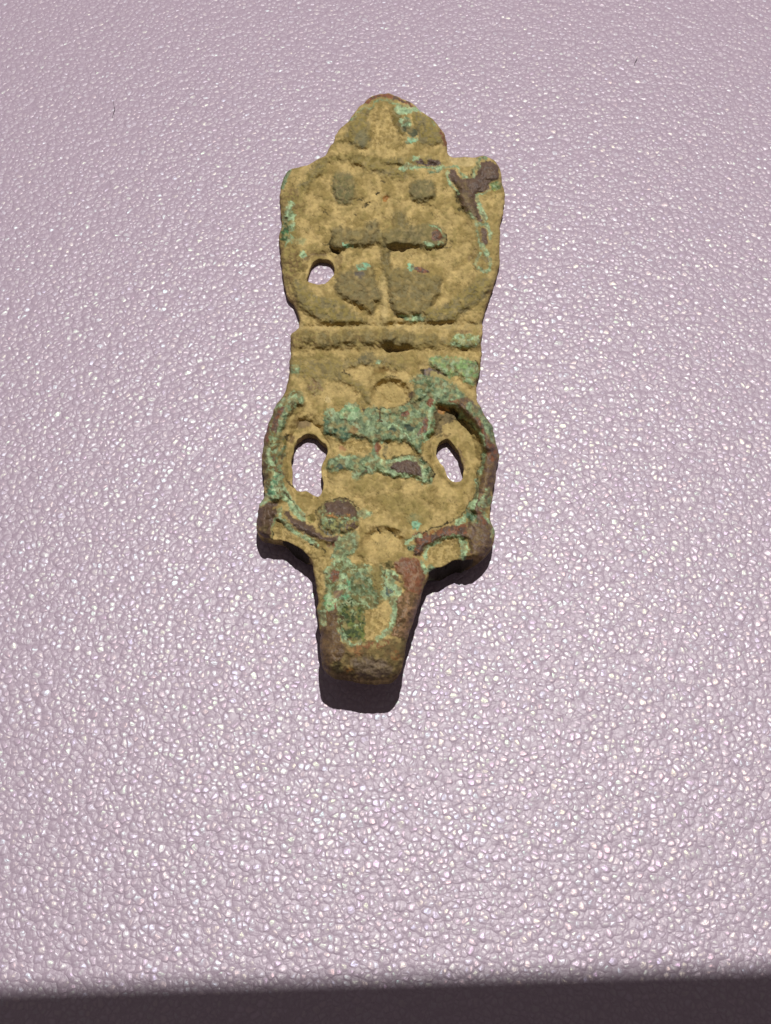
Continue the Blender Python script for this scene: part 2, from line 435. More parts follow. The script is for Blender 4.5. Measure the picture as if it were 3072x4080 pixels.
# -- lower frame: recessed fields, then the ring walls
O('S', 1222, 1830, 78, 165, None, -22, 30)
O('S', 1815, 1840, 98, 200, None, -26, 30)
O('S', 1560, 2030, 190, 60, None, -8, 30)
L('G', [(600, 100), (470, 180), (370, 330), (310, 480), (280, 640), (270, 800), (280, 1000), (290, 1200), (330, 1350)], 230, DMINT, 14, 7, lin(104, 92, 58))
L('G', [(560, 110), (470, 220), (420, 360), (400, 480)], 90, BLUEG, 2, 5, DMINT)
L('G', [(410, 220), (350, 340), (320, 450), (300, 520)], 70, RBROWN, 0, 4, BROWN)
L('G', [(225, 460), (200, 560), (200, 660)], 66, RBROWN, 0, 4, OBROWN)
L('G', [(380, 190), (450, 115), (560, 62), (640, 62), (668, 140)], 28, MINT, 3, 3)
L('G', [(540, 160), (560, 230), (520, 320)], 22, DARK, -4, 2)
L('G', [(240, 750), (230, 880), (280, 960)], 46, MINT, 2, 3)
L('G', [(440, 620), (440, 760), (360, 860)], 60, lin(120, 110, 60), 0, 4, BLUEG)
L('G', [(470, 590), (480, 640)], 40, BLACK, -9, 3)
L('G', [(430, 850), (380, 1000), (430, 1120)], 50, DMINT, 2, 4, BROWN)
L('G', [(300, 880), (330, 960), (320, 1100)], 30, DKG, -3, 3, BROWN)
L('G', [(190, 700), (190, 900), (195, 1200)], 40, OLIVE, 0, 5, BROWN, .8)
L('G', [(470, 1180), (520, 1230), (560, 1270)], 24, DARK, -4, 2)
L('G', [(350, 1130), (310, 1230), (280, 1330), (190, 1440)], 100, MINT, 4, 4, lin(92, 134, 100))
L('G', [(390, 1180), (440, 1330), (520, 1450), (600, 1560), (690, 1650)], 84, MINT, 4, 4, DMINT)
L('G', [(440, 1330), (540, 1440), (620, 1590), (690, 1660), (760, 1640)], 14, DARK, -5, 2)
O('G', 700, 430, 110, 60, OBROWN, -5, 8, None, .7)
O('G', 540, 620, 40, 60, OBROWN, 0, 5, None, .8)
L('G', [(610, 120), (480, 200), (390, 350), (330, 500), (300, 640), (290, 800), (300, 1000), (320, 1200), (380, 1350)], 330, None, 7, 22)
L('H', [(1150, 180), (1290, 330), (1400, 480), (1460, 640), (1490, 820), (1470, 1000), (1440, 1150), (1390, 1300), (1340, 1430)], 300, None, 7, 22)
# green bar in the middle
P('F', [(520, 500), (650, 460), (1000, 490), (1140, 530), (1190, 600), (1170, 800), (1050, 840), (900, 730), (780, 760), (700, 700), (560, 600)], DMINT, 7, 5, lin(126, 152, 98))
P('F', [(390, 700), (560, 720), (800, 790), (950, 900), (1050, 1020), (1180, 1120), (1300, 1300), (1400, 1480), (1440, 1700), (1250, 1700), (1180, 1450), (1060, 1330), (900, 1280), (880, 1160), (640, 1110), (500, 1000), (280, 1100), (300, 1000), (330, 850), (280, 780)], BLUEG, 15, 6, DMINT)
O('F', 480, 870, 140, 90, lin(80, 92, 60), 3, 7, BLUEG)
P('G', [(980, 280), (1030, 230), (1150, 290), (1260, 180), (1380, 150), (1460, 260), (1560, 210), (1700, 240), (1700, 660), (1560, 650), (1420, 640), (1330, 600), (1220, 680), (1100, 580), (980, 590), (960, 480)], BLUEG, 12, 4, DMINT)
P('H', [(0, 240), (140, 225), (310, 190), (420, 150), (520, 60), (640, 20), (760, 90), (790, 200), (770, 350), (760, 500), (700, 600), (600, 650), (590, 820), (520, 800), (430, 690), (320, 670), (150, 660), (0, 660)], DMINT, 12, 4, BLUEG)
P('G', [(1160, 290), (1260, 180), (1390, 150), (1450, 280), (1380, 370), (1240, 370)], MINT, 2, 3, lin(122, 154, 112))
L('G', [(985, 300), (1030, 240), (1150, 300)], 34, MINT, 2, 3)
P('G', [(990, 400), (1200, 450), (1330, 560), (1200, 640), (1000, 560)], lin(72, 98, 78), -2, 5, BLUEG)
O('G', 1370, 520, 55, 50, lin(132, 104, 76), 1, 3)
O('G', 1490, 240, 30, 26, lin(60, 46, 44), -4, 3)
L('G', [(1400, 590), (1460, 600), (1520, 610)], 24, BLACK, -6, 2)
L('H', [(735, 150), (722, 300), (735, 450), (700, 560), (640, 625)], 84, MINT, 5, 3, lin(130, 166, 120))
P('H', [(640, 330), (685, 400), (665, 530), (560, 580), (520, 570), (600, 500)], RBROWN, 1, 3, BROWN)
O('H', 712, 150, 36, 66, RBROWN, 0, 3)
O('H', 380, 290, 60, 40, BROWN, 0, 3, RBROWN)
O('H', 440, 480, 80, 50, lin(66, 80, 66), -4, 4)
O('H', 210, 520, 60, 50, lin(80, 96, 80), -3, 4)
L('H', [(150, 500), (200, 440), (290, 470), (330, 540)], 18, MINT, 2, 2)
L('H', [(300, 560), (330, 640), (380, 560), (440, 620)], 22, MINT, 2, 2)
L('H', [(50, 240), (60, 330), (20, 385), (85, 395)], 20, lin(70, 46, 34), -5, 2)
L('H', [(0, 228), (140, 225), (300, 195), (420, 140), (470, 90)], 14, BLACK, -6, 2)
O('H', 470, 40, 40, 40, lin(72, 56, 50), -3, 4)
P('F', [(420, 700), (450, 640), (560, 620), (660, 650), (760, 720), (740, 760), (600, 690), (480, 720)], lin(62, 54, 62), -4, 3, lin(110, 100, 106))
O('F', 440, 670, 30, 40, BLACK, -6, 2)
L('F', [(1150, 530), (1190, 590)], 18, BLACK, -6, 2)
O('F', 1165, 800, 20, 20, BLACK, -6, 2)
O('F', 880, 1065, 70, 26, lin(140, 96, 78), 1, 3)
L('F', [(560, 690), (700, 730), (820, 790)], 40, lin(160, 150, 100), 1, 4)
P('F', [(880, 740), (980, 760), (1000, 850), (1160, 850), (1165, 1060), (1060, 960), (950, 870)], TAN, -3, 6)
# grey pocket with rust
P('H', [(780, 220), (900, 195), (1050, 250), (1060, 370), (900, 450), (870, 560), (750, 560), (775, 400)], lin(112, 98, 72), -9, 4, lin(86, 74, 54))
P('H', [(810, 270), (850, 205), (960, 235), (950, 262), (860, 300)], ORANGE, 0, 3, lin(176, 130, 66))
L('H', [(980, 220), (1035, 240), (1065, 290), (1060, 370)], 42, BLACK, -12, 2)
L('H', [(740, 570), (830, 600), (900, 580), (990, 570)], 30, DARK, -5, 4, OBROWN, .8)
# ring on the right
L('H', [(1180, 180), (1320, 330), (1430, 480), (1500, 640), (1530, 820), (1510, 1000), (1480, 1150), (1430, 1300), (1390, 1430), (1350, 1540)], 200, BROWN, 14, 6, lin(118, 96, 66))
L('H', [(1230, 200), (1350, 300), (1450, 430), (1530, 560), (1570, 700)], 100, DMINT, 2, 4, BLUEG)
L('H', [(1330, 360), (1390, 440), (1400, 560)], 56, RBROWN, 0, 3, BROWN)
L('H', [(1240, 400), (1330, 510), (1410, 620), (1425, 850), (1400, 1000), (1370, 1080)], 54, MINT, 3, 3, DMINT)
P('H', [(1460, 640), (1540, 680), (1600, 800), (1570, 930), (1480, 880)], RBROWN, 0, 4, BROWN)
L('H', [(1335, 1150), (1330, 1300), (1290, 1470), (1250, 1560)], 44, MINT, 2, 3, DMINT)
P('H', [(1350, 1480), (1480, 1400), (1520, 1290), (1440, 1290), (1420, 1380)], DMINT, 2, 3, lin(140, 136, 100))
L('H', [(1080, 385), (1200, 400), (1290, 480), (1350, 590), (1388, 720), (1388, 900), (1340, 1100), (1330, 1300), (1235, 1480), (1200, 1560)], 18, BLACK, -5, 2, DARK, .85)
L('H', [(1090, 760), (1150, 900), (1180, 1040)], 26, OBROWN, -3, 4, None, .8)
# tan cells and lower bar
P('H', [(150, 670), (330, 690), (440, 705), (490, 800), (400, 850), (180, 870), (150, 800)], TAN, -3, 4)
P('G', [(1140, 690), (1400, 660), (1540, 645), (1545, 780), (1350, 800), (1150, 780)], TAN, -3, 4, TAN2)
O('G', 1210, 755, 50, 40, lin(170, 128, 92), 0, 4)
L('G', [(1620, 640), (1660, 720), (1650, 820)], 100, BLUEG, 6, 4, DMINT)
O('H', 15, 740, 46, 66, RBROWN, 1, 3)
O('H', 20, 850, 30, 40, RBROWN, 0, 3)
L('H', [(125, 660), (120, 780), (110, 860)], 36, GREY, 2, 3)
L('H', [(90, 850), (120, 905), (190, 890)], 16, DARK, -4, 2)
L('H', [(340, 680), (430, 690), (490, 790), (560, 820)], 14, DARK, -5, 2)
P('G', [(1010, 930), (1120, 870), (1290, 840), (1450, 860), (1700, 830), (1700, 1050), (1560, 1090), (1470, 1130), (1350, 1080), (1250, 1040), (1080, 1060), (1000, 1040)], DMINT, 9, 4, BLUEG)
L('G', [(1150, 880), (1230, 860), (1300, 880)], 40, MINT, 2, 3)
O('G', 1190, 1000, 56, 44, lin(70, 90, 80), 2, 3)
O('G', 1075, 1000, 24, 20, DARK, -4, 2)
O('G', 1400, 1120, 60, 60, MINT, 2, 6, DMINT, .8)
L('G', [(1450, 1130), (1540, 1040)], 24, DARK, -4, 3, BROWN)
P('H', [(-20, 900), (120, 910), (220, 870), (360, 850), (520, 860), (640, 930), (720, 1020), (760, 1120), (730, 1230), (640, 1230), (560, 1170), (400, 1140), (200, 1130), (80, 1090), (-20, 1040)], MINT, 13, 4, DMINT)
P('H', [(190, 1000), (330, 910), (500, 920), (560, 980), (615, 1125), (500, 1110), (370, 1085), (230, 1050)], BROWN, 3, 3, PBROWN)
L('H', [(590, 890), (650, 960), (690, 1060), (690, 1200)], 56, DKG, -1, 4, BLUEG)
L('H', [(210, 880), (300, 880)], 30, DKG, 0, 3)
L('H', [(200, 872), (380, 845), (560, 855), (680, 950), (755, 1070), (750, 1150)], 16, BLACK, -7, 2)
L('H', [(60, 1090), (200, 1140), (400, 1150)], 12, DARK, -4, 2)
# lower field
O('G', 1560, 1230, 200, 90, OLIVE, 0, 16, None, .6)
P('J', [(60, 60), (300, 50), (560, 120), (720, 260), (740, 400), (560, 500), (430, 340), (200, 200)], OLIVE, 3, 12, None, .75)
O('J', 500, 350, 80, 60, lin(112, 118, 84), 1, 9, None, .8)
P('J', [(470, 420), (560, 390), (590, 450), (540, 510), (480, 480)], CYAN, 2, 3)
# -- left arm and lobe
L('I', [(150, 150), (150, 320), (150, 520)], 150, None, 14, 10)
L('I', [(300, 280), (500, 380), (800, 540), (1050, 640)], 130, None, 14, 8)
P('I', [(100, 230), (240, 140), (350, 150), (345, 300), (300, 400), (275, 500), (250, 610), (120, 580), (80, 450)], BROWN, 2, 4, lin(84, 66, 50))
P('I', [(430, 240), (530, 270), (560, 350), (720, 400), (860, 500), (960, 580), (1210, 590), (1200, 640), (1100, 700), (1000, 650), (860, 620), (700, 540), (540, 440), (470, 350)], PBROWN, 2, 4, BROWN)
L('I', [(120, 150), (250, 90), (400, 70), (490, 130), (560, 220), (620, 300), (700, 370)], 62, MINT, 3, 4, DMINT)
L('I', [(370, 220), (390, 340), (460, 420), (560, 520), (650, 580), (760, 625), (880, 710)], 58, MINT, 2, 3, DMINT)
L('I', [(340, 350), (300, 430), (290, 520), (290, 600)], 26, DMINT, 1, 3)
O('I', 345, 200, 40, 30, TAN2, 0, 3)
P('I', [(310, 440), (440, 490), (560, 590), (700, 670), (830, 730), (960, 800), (1060, 880), (970, 1000), (950, 1200), (980, 1340), (900, 1420), (850, 1300), (830, 1100), (760, 860), (640, 740), (420, 670), (295, 630)], TAN, -4, 4, TAN2)
L('I', [(350, 385), (400, 400), (450, 480)], 20, DARK, -5, 2)
L('I', [(290, 530), (295, 640)], 14, BLACK, -4, 2)
L('I', [(790, 680), (900, 740), (990, 800)], 24, BLACK, -7, 2)
O('I', 170, 480, 60, 50, lin(70, 54, 42), -3, 6, None, .6)
# knob
O('I', 1165, 330, 285, 240, DMINT, 13, 9, lin(92, 84, 60))
O('I', 1165, 330, 170, 140, None, 9, 25)
P('I', [(990, 150), (1200, 115), (1340, 150), (1420, 270), (1380, 325), (1200, 310), (1000, 260)], PBROWN, 0, 3, BROWN)
L('I', [(1020, 320), (1180, 320), (1300, 310)], 26, OBROWN, 0, 3, ORANGE)
O('I', 1100, 440, 130, 70, lin(150, 152, 98), 0, 4, lin(84, 92, 70))
L('I', [(900, 460), (960, 520), (1060, 560)], 34, lin(96, 104, 100), 0, 3, DARK)
O('I', 1330, 450, 90, 70, BROWN, 0, 4, OLIVE)
L('I', [(860, 350), (880, 240), (1000, 130), (1110, 95), (1250, 92), (1350, 130), (1440, 240)], 20, BLACK, -9, 2)
O('I', 800, 350, 55, 60, lin(150, 140, 84), 6, 4, DOLIVE)
O('I', 1510, 290, 95, 50, MINT, 3, 4, DMINT)
P('I', [(1180, 600), (1400, 520), (1430, 700), (1380, 800), (1200, 910), (1070, 880), (1100, 740)], lin(112, 116, 84), 5, 5, DMINT)
L('I', [(1010, 680), (1060, 740), (1100, 700)], 50, lin(112, 68, 54), 0, 3, GREY)
# -- right lobe
P('J', [(480, 560), (700, 520), (850, 480), (1000, 440), (1190, 430), (1210, 610), (1050, 605), (880, 620), (760, 690), (640, 740), (600, 840), (500, 840), (520, 700)], RBROWN, 15, 5, PBROWN)
P('J', [(1200, 420), (1340, 260), (1400, 300), (1500, 410), (1550, 560), (1530, 740), (1400, 870), (1250, 915), (1180, 850), (1235, 760), (1200, 600)], BROWN, 14, 6, lin(112, 92, 62))
O('J', 1215, 850, 60, 46, lin(150, 104, 62), 0, 4, OBROWN)
O('J', 1330, 870, 90, 40, lin(96, 70, 40), 0, 6)
P('J', [(700, 790), (830, 690), (960, 650), (1080, 660), (1100, 740), (1095, 920), (980, 950), (900, 1000), (760, 1000), (690, 900)], TAN, -6, 4, TAN2)
L('J', [(660, 900), (650, 770), (750, 690), (880, 620), (1000, 590), (1140, 605)], 50, MINT, 3, 3, DMINT)
L('J', [(1150, 670), (1175, 760), (1150, 890)], 90, DMINT, 2, 4, MINT)
L('J', [(600, 960), (640, 1040), (720, 1020)], 90, MINT, 2, 4, DMINT)
L('J', [(1085, 660), (1110, 720)], 18, DARK, -4, 2)
P('J', [(1195, 225), (1260, 240), (1335, 330), (1330, 410), (1215, 380)], DKG, -2, 3, lin(90, 116, 90))
P('J', [(1030, 400), (1150, 310), (1195, 300), (1190, 410), (1070, 440)], MINT, 3, 3, DMINT)
P('J', [(1230, 160), (1320, 90), (1350, 40), (1330, 170), (1250, 220)], MINT, 2, 3)
P('J', [(1350, 150), (1510, 80), (1515, 180), (1400, 215)], DMINT, 2, 3, lin(140, 160, 120))
L('J', [(1390, 255), (1460, 340), (1510, 410), (1548, 500), (1540, 600)], 44, MINT, 2, 3, DMINT)
L('J', [(1330, 230), (1400, 330), (1440, 430)], 50, RBROWN, 0, 4, BROWN)
L('J', [(400, 640), (480, 585), (600, 550), (700, 500), (850, 460), (950, 410), (1060, 350), (1190, 240)], 18, BLACK, -7, 2)
L('J', [(400, 680), (480, 610), (580, 580)], 46, MINT, 2, 3)
O('J', 460, 740, 60, 50, lin(70, 90, 70), 2, 3, DMINT)
O('J', 730, 540, 40, 30, ORANGE, 0, 4, TAN, .8)
# -- tongue
P('I', [(980, 1020), (1240, 900), (1400, 960), (1700, 1040), (1700, 1700), (930, 1700), (1000, 1350)], DMINT, 5, 5, lin(92, 92, 58))
P('J', [(-20, 1000), (110, 1030), (150, 1250), (220, 1450), (200, 1700), (-20, 1700)], DMINT, 5, 5, lin(100, 96, 62))
P('I', [(1330, 1100), (1530, 1080), (1666, 1200), (1666, 1350), (1340, 1350)], lin(84, 94, 62), -3, 5, BLUEG)
L('I', [(1660, 1010), (1670, 1180), (1690, 1260)], 110, lin(140, 120, 70), 0, 6, OLIVE, .8)
P('J', [(130, 1240), (220, 1260), (210, 1380), (120, 1360)], lin(78, 92, 86), 0, 4)
L('I', [(1010, 1060), (1100, 950), (1250, 890), (1330, 960)], 56, DMINT, 3, 3, MINT)
L('I', [(1250, 1120), (1180, 1260), (1130, 1400), (1050, 1500)], 70, MINT, 2, 3, BLUEG)
L('I', [(1290, 1200), (1290, 1360), (1200, 1400)], 70, lin(118, 166, 124), 2, 3, BLUEG)
P('I', [(1060, 1050), (1170, 1040), (1150, 1180), (1060, 1180)], BROWN, 0, 4, RBROWN)
P('I', [(1100, 1330), (1220, 1300), (1200, 1400), (1110, 1420)], lin(112, 92, 80), 0, 4)
P('I', [(1000, 1480), (1120, 1420), (1130, 1666), (1000, 1666)], RBROWN, 0, 4, MINT)
L('I', [(1250, 1560), (1280, 1480), (1360, 1600)], 50, MINT, 2, 3, DMINT)
P('J', [(230, 940), (400, 860), (560, 890), (600, 1000), (645, 1130), (610, 1300), (580, 1450), (540, 1600), (520, 1720), (250, 1720), (330, 1500), (370, 1300), (340, 1150), (250, 1060)], RBROWN, 9, 5, lin(130, 98, 74))
P('K', [(1130, -40), (1430, -40), (1390, 150), (1340, 300), (1290, 500), (1150, 480), (1080, 420), (1140, 250)], OBROWN, 9, 5, lin(140, 110, 80))
L('J', [(150, 1060), (230, 1130), (160, 1210), (280, 1300), (240, 1400)], 100, MINT, 3, 3, DMINT)
L('J', [(235, 1400), (240, 1700)], 44, MINT, 2, 3)
L('J', [(110, 1040), (100, 1140)], 18, DARK, -4, 2)
L('J', [(240, 1130), (340, 1190)], 34, lin(86, 74, 54), -2, 3)
O('J', 170, 970, 60, 60, lin(72, 66, 38), 2, 4)
P('K', [(500, 560), (560, 560), (1100, 500), (1290, 500), (1260, 720), (1180, 930), (1080, 1010), (700, 1010), (400, 950), (250, 800), (230, 560), (300, 500)], lin(98, 78, 50), 0, 8, lin(84, 70, 46))
P('K', [(225, 370), (330, 150), (440, 150), (440, 350), (480, 500), (520, 620), (470, 800), (350, 900), (245, 780)], OBROWN, 4, 5, lin(92, 72, 52))
P('K', [(500, 110), (700, 110), (780, 230), (775, 420), (760, 560), (600, 520), (500, 470), (470, 300)], DKG, -7, 5, lin(96, 106, 54))
P('K', [(780, 165), (900, 130), (960, 60), (1050, 50), (1095, 200), (1070, 320), (940, 430), (880, 520), (785, 500), (770, 300)], TAN, -5, 3, TAN2)
P('K', [(960, 100), (1060, 60), (1095, 180), (1040, 280), (960, 230)], TAN, 2, 3)
L('K', [(1110, -20), (1120, 150), (1105, 300), (1040, 410), (930, 500)], 64, DMINT, 3, 4, MINT)
L('K', [(320, 0), (350, 110)], 100, MINT, 3, 4, lin(120, 160, 110))
L('K', [(470, 290), (490, 440), (560, 540), (640, 590), (710, 550)], 56, MINT, 3, 3, BLUEG)
L('K', [(480, 240), (500, 320), (460, 360)], 60, DMINT, 1, 3, DARK)
L('K', [(245, 180), (275, 330)], 74, MINT, 2, 4, DMINT)
L('K', [(520, 60), (600, 40), (620, 160)], 70, DMINT, 1, 4, DKG)
O('K', 580, 500, 24, 20, BLACK, -7, 2)
P('K', [(560, 600), (740, 580), (760, 690), (640, 710), (570, 680)], lin(138, 98, 64), 2, 4, OBROWN)
L('K', [(760, 570), (900, 580), (1050, 540)], 60, lin(150, 134, 90), 1, 4, RBROWN)
P('K', [(600, 760), (880, 720), (1060, 800), (1110, 850), (1050, 960), (720, 960), (640, 850)], GBROWN, 0, 9, lin(100, 84, 66), .75)
O('K', 570, 870, 60, 44, lin(150, 100, 44), 0, 4, OBROWN)
O('K', 1130, 700, 60, 60, lin(124, 78, 46), 0, 5, OBROWN)
O('K', 430, 850, 90, 80, lin(84, 74, 42), 0, 6, DARK)
# two round cups
for cx, cy, rx, ry, dep in ((1555, 1570, 80, 62, 14), (1528, 2166, 86, 68, 14)):
    m = box([(cx, cy)], 150)
    d = np.hypot((X[m] - cx + 7 * n2[m]) / rx, (Y[m] - cy + 7 * n4[m]) / ry) * 75
    HT[m] += -dep * sstep(78, 48, d) + 8 * np.exp(-((d - 84) / 16) ** 2) + 4 * sstep(45, 0, d)
    a = (sstep(78, 55, d))[:, None] * .8
    COL[m] = COL[m] * (1 - a) + (TAN * (1.04 + .1 * n3[m][:, None])) * a
O('E', 1400, 650, 90, 40, lin(112, 82, 34), -4, 6, None, .8)
L('E', [(1240, 780), (1290, 700), (1420, 640), (1600, 680)], 34, lin(96, 68, 30), -3, 5, None, .6)  # dark arc paints the shade under the cup's north lip
L('E', [(1440, 735), (1600, 735)], 14, BLACK, -5, 2)
L('J', [(-90, 480), (20, 470), (120, 480), (240, 560)], 34, lin(98, 72, 34), -3, 5, None, .7)  # lip shade painted along the second cup's north rim too
L('J', [(20, 490), (60, 540)], 18, BLACK, -6, 2)
L('J', [(200, 530), (240, 600)], 16, BLACK, -6, 2)
L('I', [(1590, 560), (1660, 530)], 16, BLACK, -5, 2)

# fine breakup of the crust
dust = sstep(.0, .9, fbm(X, Y, 26, 2, 21) + .35 * n4) * .45 * sstep(.5, .85, ROUGH)
COL = COL * (1 - dust[..., None]) + (TAN * .92) * dust[..., None]
blot = fbm(X, Y, 14, 3, 13)
COL *= (1 + .15 * blot + .14 * fbm(X, Y, 45, 2, 17) + .06 * spk)[..., None]
soil = (sstep(.6, .85, ROUGH) * (1 - sstep(-.01, .03, COL[..., 1] - COL[..., 0])))[..., None] * (.12 + .22 * sstep(-.3, .6, n1)[..., None])
COL = COL * (1 - soil) + OLIVE * soil
# crusty verdigris, short dark cracks
gm = sstep(-.01, .03, COL[..., 1] - COL[..., 0])
crust = fbm(X, Y, 15, 3, 41)
bright_g = gm * sstep(.10, .17, COL[..., 1])  # picks the greens that are brighter in colour
brk = bright_g * sstep(.18, .5, fbm(X, Y, 34, 3, 51)) * .7
COL = COL * (1 - brk[..., None]) + lin(122, 106, 70) * brk[..., None]
brk = bright_g * sstep(.3, .55, fbm(X, Y, 30, 3, 52)) * .55
COL = COL * (1 - brk[..., None]) + lin(158, 178, 142) * brk[..., None]
COL *= (1 + gm * .30 * crust)[..., None]
HT += gm * 2.8 * crust
gate = sstep(.12, .5, fbm(X, Y, 48, 2, 42)) + gm * .25
crk = sstep(.07, .0, np.abs(fbm(X, Y, 26, 2, 43))) * np.clip(gate, 0, 1)
COL *= (1 - .55 * crk)[..., None]
HT -= 4.5 * crk
COL = np.clip(COL, .004, .9)

# ------------------------------------------------------------------ heights, in photograph pixels
# webs that drop almost to the surface under the two arches beside the tongue
web = np.maximum(np.exp(-(((X - 1795) / 95) ** 2 + ((Y - 2255) / 75) ** 2) ** 2), np.exp(-(((X - 1180) / 62) ** 2 + ((Y - 2190) / 60) ** 2) ** 2))
ys = [355, 450, 640, 1000, 1300, 1560, 1740, 1950, 2100, 2250, 2450, 2600, 2680, 2735]
zt = [40, 48, 52, 54, 54, 62, 70, 94, 118, 144, 196, 242, 226, 200]
ZT = np.interp(Y, ys, zt)
ZB0 = np.interp(Y, [355, 1500, 1750, 2000, 2250, 2500, 2735], [0.3, .3, 6, 34, 66, 104, 130])
ZB0 = ZB0 * (1 - web) + 8 * web
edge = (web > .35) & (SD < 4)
COL[edge] = DARK * .45  # web rims painted near-black: deep shade put into the colour
# lens-like cross rounding of the edge
RAD = np.interp(Y, [355, 640, 700, 1500, 1650, 2150, 2300, 2500, 2735], [34, 30, 22, 20, 34, 44, 50, 62, 70])
for dd in d_holes:
    RAD = np.where(dd < d_out, 20, RAD)
RAD = RAD * (1 - .7 * web)
hole_f = np.minimum.reduce(d_holes)
dip = 16 * sstep(60, 0, hole_f)
e = np.clip(SD / RAD, 0, 1)
prof = np.sqrt(np.clip(1 - (1 - e) ** 2, 0, 1))
xc = 1536 + 0 * X
HN = 2.8 * n2 + .6 * n3 + 4 * n1 + 3.5 * n4 + .2 * spk
def blur(a, n):
    for _ in range(n):
        a = (np.roll(a, 1, 0) + 2 * a + np.roll(a, -1, 0)) / 4
        a = (np.roll(a, 1, 1) + 2 * a + np.roll(a, -1, 1)) / 4
    return a


# worn casting: the broad forms are rounded over, the crust keeps some bite
HT = blur(HT, 12) * .75 + blur(HT, 1) * .25
HT = np.where(HT > 0, HT * 1.75, HT * 1.6)
ZTOP = ZT + HT + HN - dip
ZMID = ZB0 + (ZT - ZB0) * np.interp(Y, [355, 1500, 2100, 2735], [.52, .5, .45, .42])
ZMID = ZMID * (1 - web) + (ZB0 + (ZT - ZB0) * .8) * web - dip * .3
hz = sstep(34, 0, hole_f)
ZMID = ZMID * (1 - hz) + (ZB0 + (ZT - ZB0) * .66) * hz
ZTOP = np.maximum(ZTOP, ZMID + 5)
top = ZMID + (ZTOP - ZMID) * prof
bot = ZMID - (ZMID - ZB0) * np.sqrt(np.clip(1 - (1 - np.clip(SD / (26 - 22 * np.maximum(web, sstep(34, 0, hole_f))), 0, 1)) ** 2, 0, 1))
bot = np.minimum(bot, top)

# snap the rim to the outline
gyx, gxx = np.gradient(SD, STEP)[0], np.gradient(SD, STEP)[1]
gn = np.hypot(gxx, gyx) + 1e-6
near = SD < 0
SXp = X - np.where(near, SD * gxx / gn, 0)
SYp = Y - np.where(near, SD * gyx / gn, 0)
bot = np.where(near, top, bot)
POS = hit(SXp, SYp, top * PX)
POSB = POS.copy()
POSB[..., 2] = bot * PX

ins = SD > 0
cell = ins[:-1, :-1] | ins[1:, :-1] | ins[:-1, 1:] | ins[1:, 1:]
far = SD < -STEP * 1.6
cell &= ~(far[:-1, :-1] | far[1:, :-1] | far[:-1, 1:] | far[1:, 1:])
CX, CY = X[:-1, :-1] + STEP / 2, Y[:-1, :-1] + STEP / 2


def vnormals(PO, sign):
    du = np.zeros_like(PO); dv = np.zeros_like(PO)
    du[:, 1:-1] = PO[:, 2:] - PO[:, :-2]
    dv[1:-1] = PO[2:] - PO[:-2]
    n = np.cross(dv, du) * sign
    ln = np.linalg.norm(n, axis=-1, keepdims=True)
    return n / np.maximum(ln, 1e-20)


NT = vnormals(POS, 1.0)
if NT[400, 200, 2] < 0: NT = -NT
NB = -vnormals(POSB, 1.0)
if NB[400, 200, 2] > 0: NB = -NB

# which part each cell belongs to
part = np.full(CX.shape, 1)
part[CY < 628 + 10 * np.sin(CX / 40)] = 0
part[CY > 1303] = 2
part[CY > 1530 + 6 * np.sin(CX / 33)] = 3
part[CY > 2330] = 6
part[(CX < 1240) & (CY > 1985)] = 4
part[(CX > 1740) & (CY > 2055)] = 5
kn = ((CX - 1350) / 86) ** 2 + ((CY - 2059) / 72) ** 2 < 1
part[kn] = 7
names = ['finial', 'openwork_plate', 'collar', 'openwork_frame', 'lobe', 'lobe', 'tongue', 'knob']

# ------------------------------------------------------------------ materials
def new_mat(name):
    m = bpy.data.materials.new(name)
    m.use_nodes = True
    return m, m.node_tree.nodes, m.node_tree.links


bronze, N, K = new_mat('corroded_bronze')
b = N['Principled BSDF']
at = N.new('ShaderNodeAttribute'); at.attribute_name = 'patina'
ar = N.new('ShaderNodeAttribute'); ar.attribute_name = 'dullness'
tc = N.new('ShaderNodeTexCoord')
na = N.new('ShaderNodeTexNoise'); na.inputs['Scale'].default_value = 2300; na.inputs['Detail'].default_value = 4
na.inputs['Roughness'].default_value = .65
nb = N.new('ShaderNodeTexNoise'); nb.inputs['Scale'].default_value = 9000; nb.inputs['Detail'].default_value = 2
vo = N.new('ShaderNodeTexVoronoi'); vo.inputs['Scale'].default_value = 2600; vo.feature = 'F1'
for n in (na, nb, vo): K.new(tc.outputs['Object'], n.inputs['Vector'])
hs = N.new('ShaderNodeHueSaturation')
mr = N.new('ShaderNodeMapRange'); mr.inputs[1].default_value = .28; mr.inputs[2].default_value = .72
mr.inputs[3].default_value = .82; mr.inputs[4].default_value = 1.16
K.new(na.outputs['Fac'], mr.inputs[0]); K.new(mr.outputs[0], hs.inputs['Value'])
mh = N.new('ShaderNodeMapRange'); mh.inputs[1].default_value = .3; mh.inputs[2].default_value = .7
mh.inputs[3].default_value = .493; mh.inputs[4].default_value = .507
K.new(nb.outputs['Fac'], mh.inputs[0]); K.new(mh.outputs[0], hs.inputs['Hue'])
K.new(at.outputs['Color'], hs.inputs['Color']); K.new(hs.outputs['Color'], b.inputs['Base Color'])
K.new(ar.outputs['Fac'], b.inputs['Roughness'])
b.inputs['Specular IOR Level'].default_value = .35
ma = N.new('ShaderNodeMath'); ma.operation = 'ADD'
K.new(na.outputs['Fac'], ma.inputs[0])
mm = N.new('ShaderNodeMath'); mm.operation = 'MULTIPLY'; mm.inputs[1].default_value = .45
K.new(vo.outputs['Distance'], mm.inputs[0]); K.new(mm.outputs[0], ma.inputs[1])
bu = N.new('ShaderNodeBump'); bu.inputs['Strength'].default_value = .5; bu.inputs['Distance'].default_value = .00010
K.new(ma.outputs[0], bu.inputs['Height']); K.new(bu.outputs['Normal'], b.inputs['Normal'])


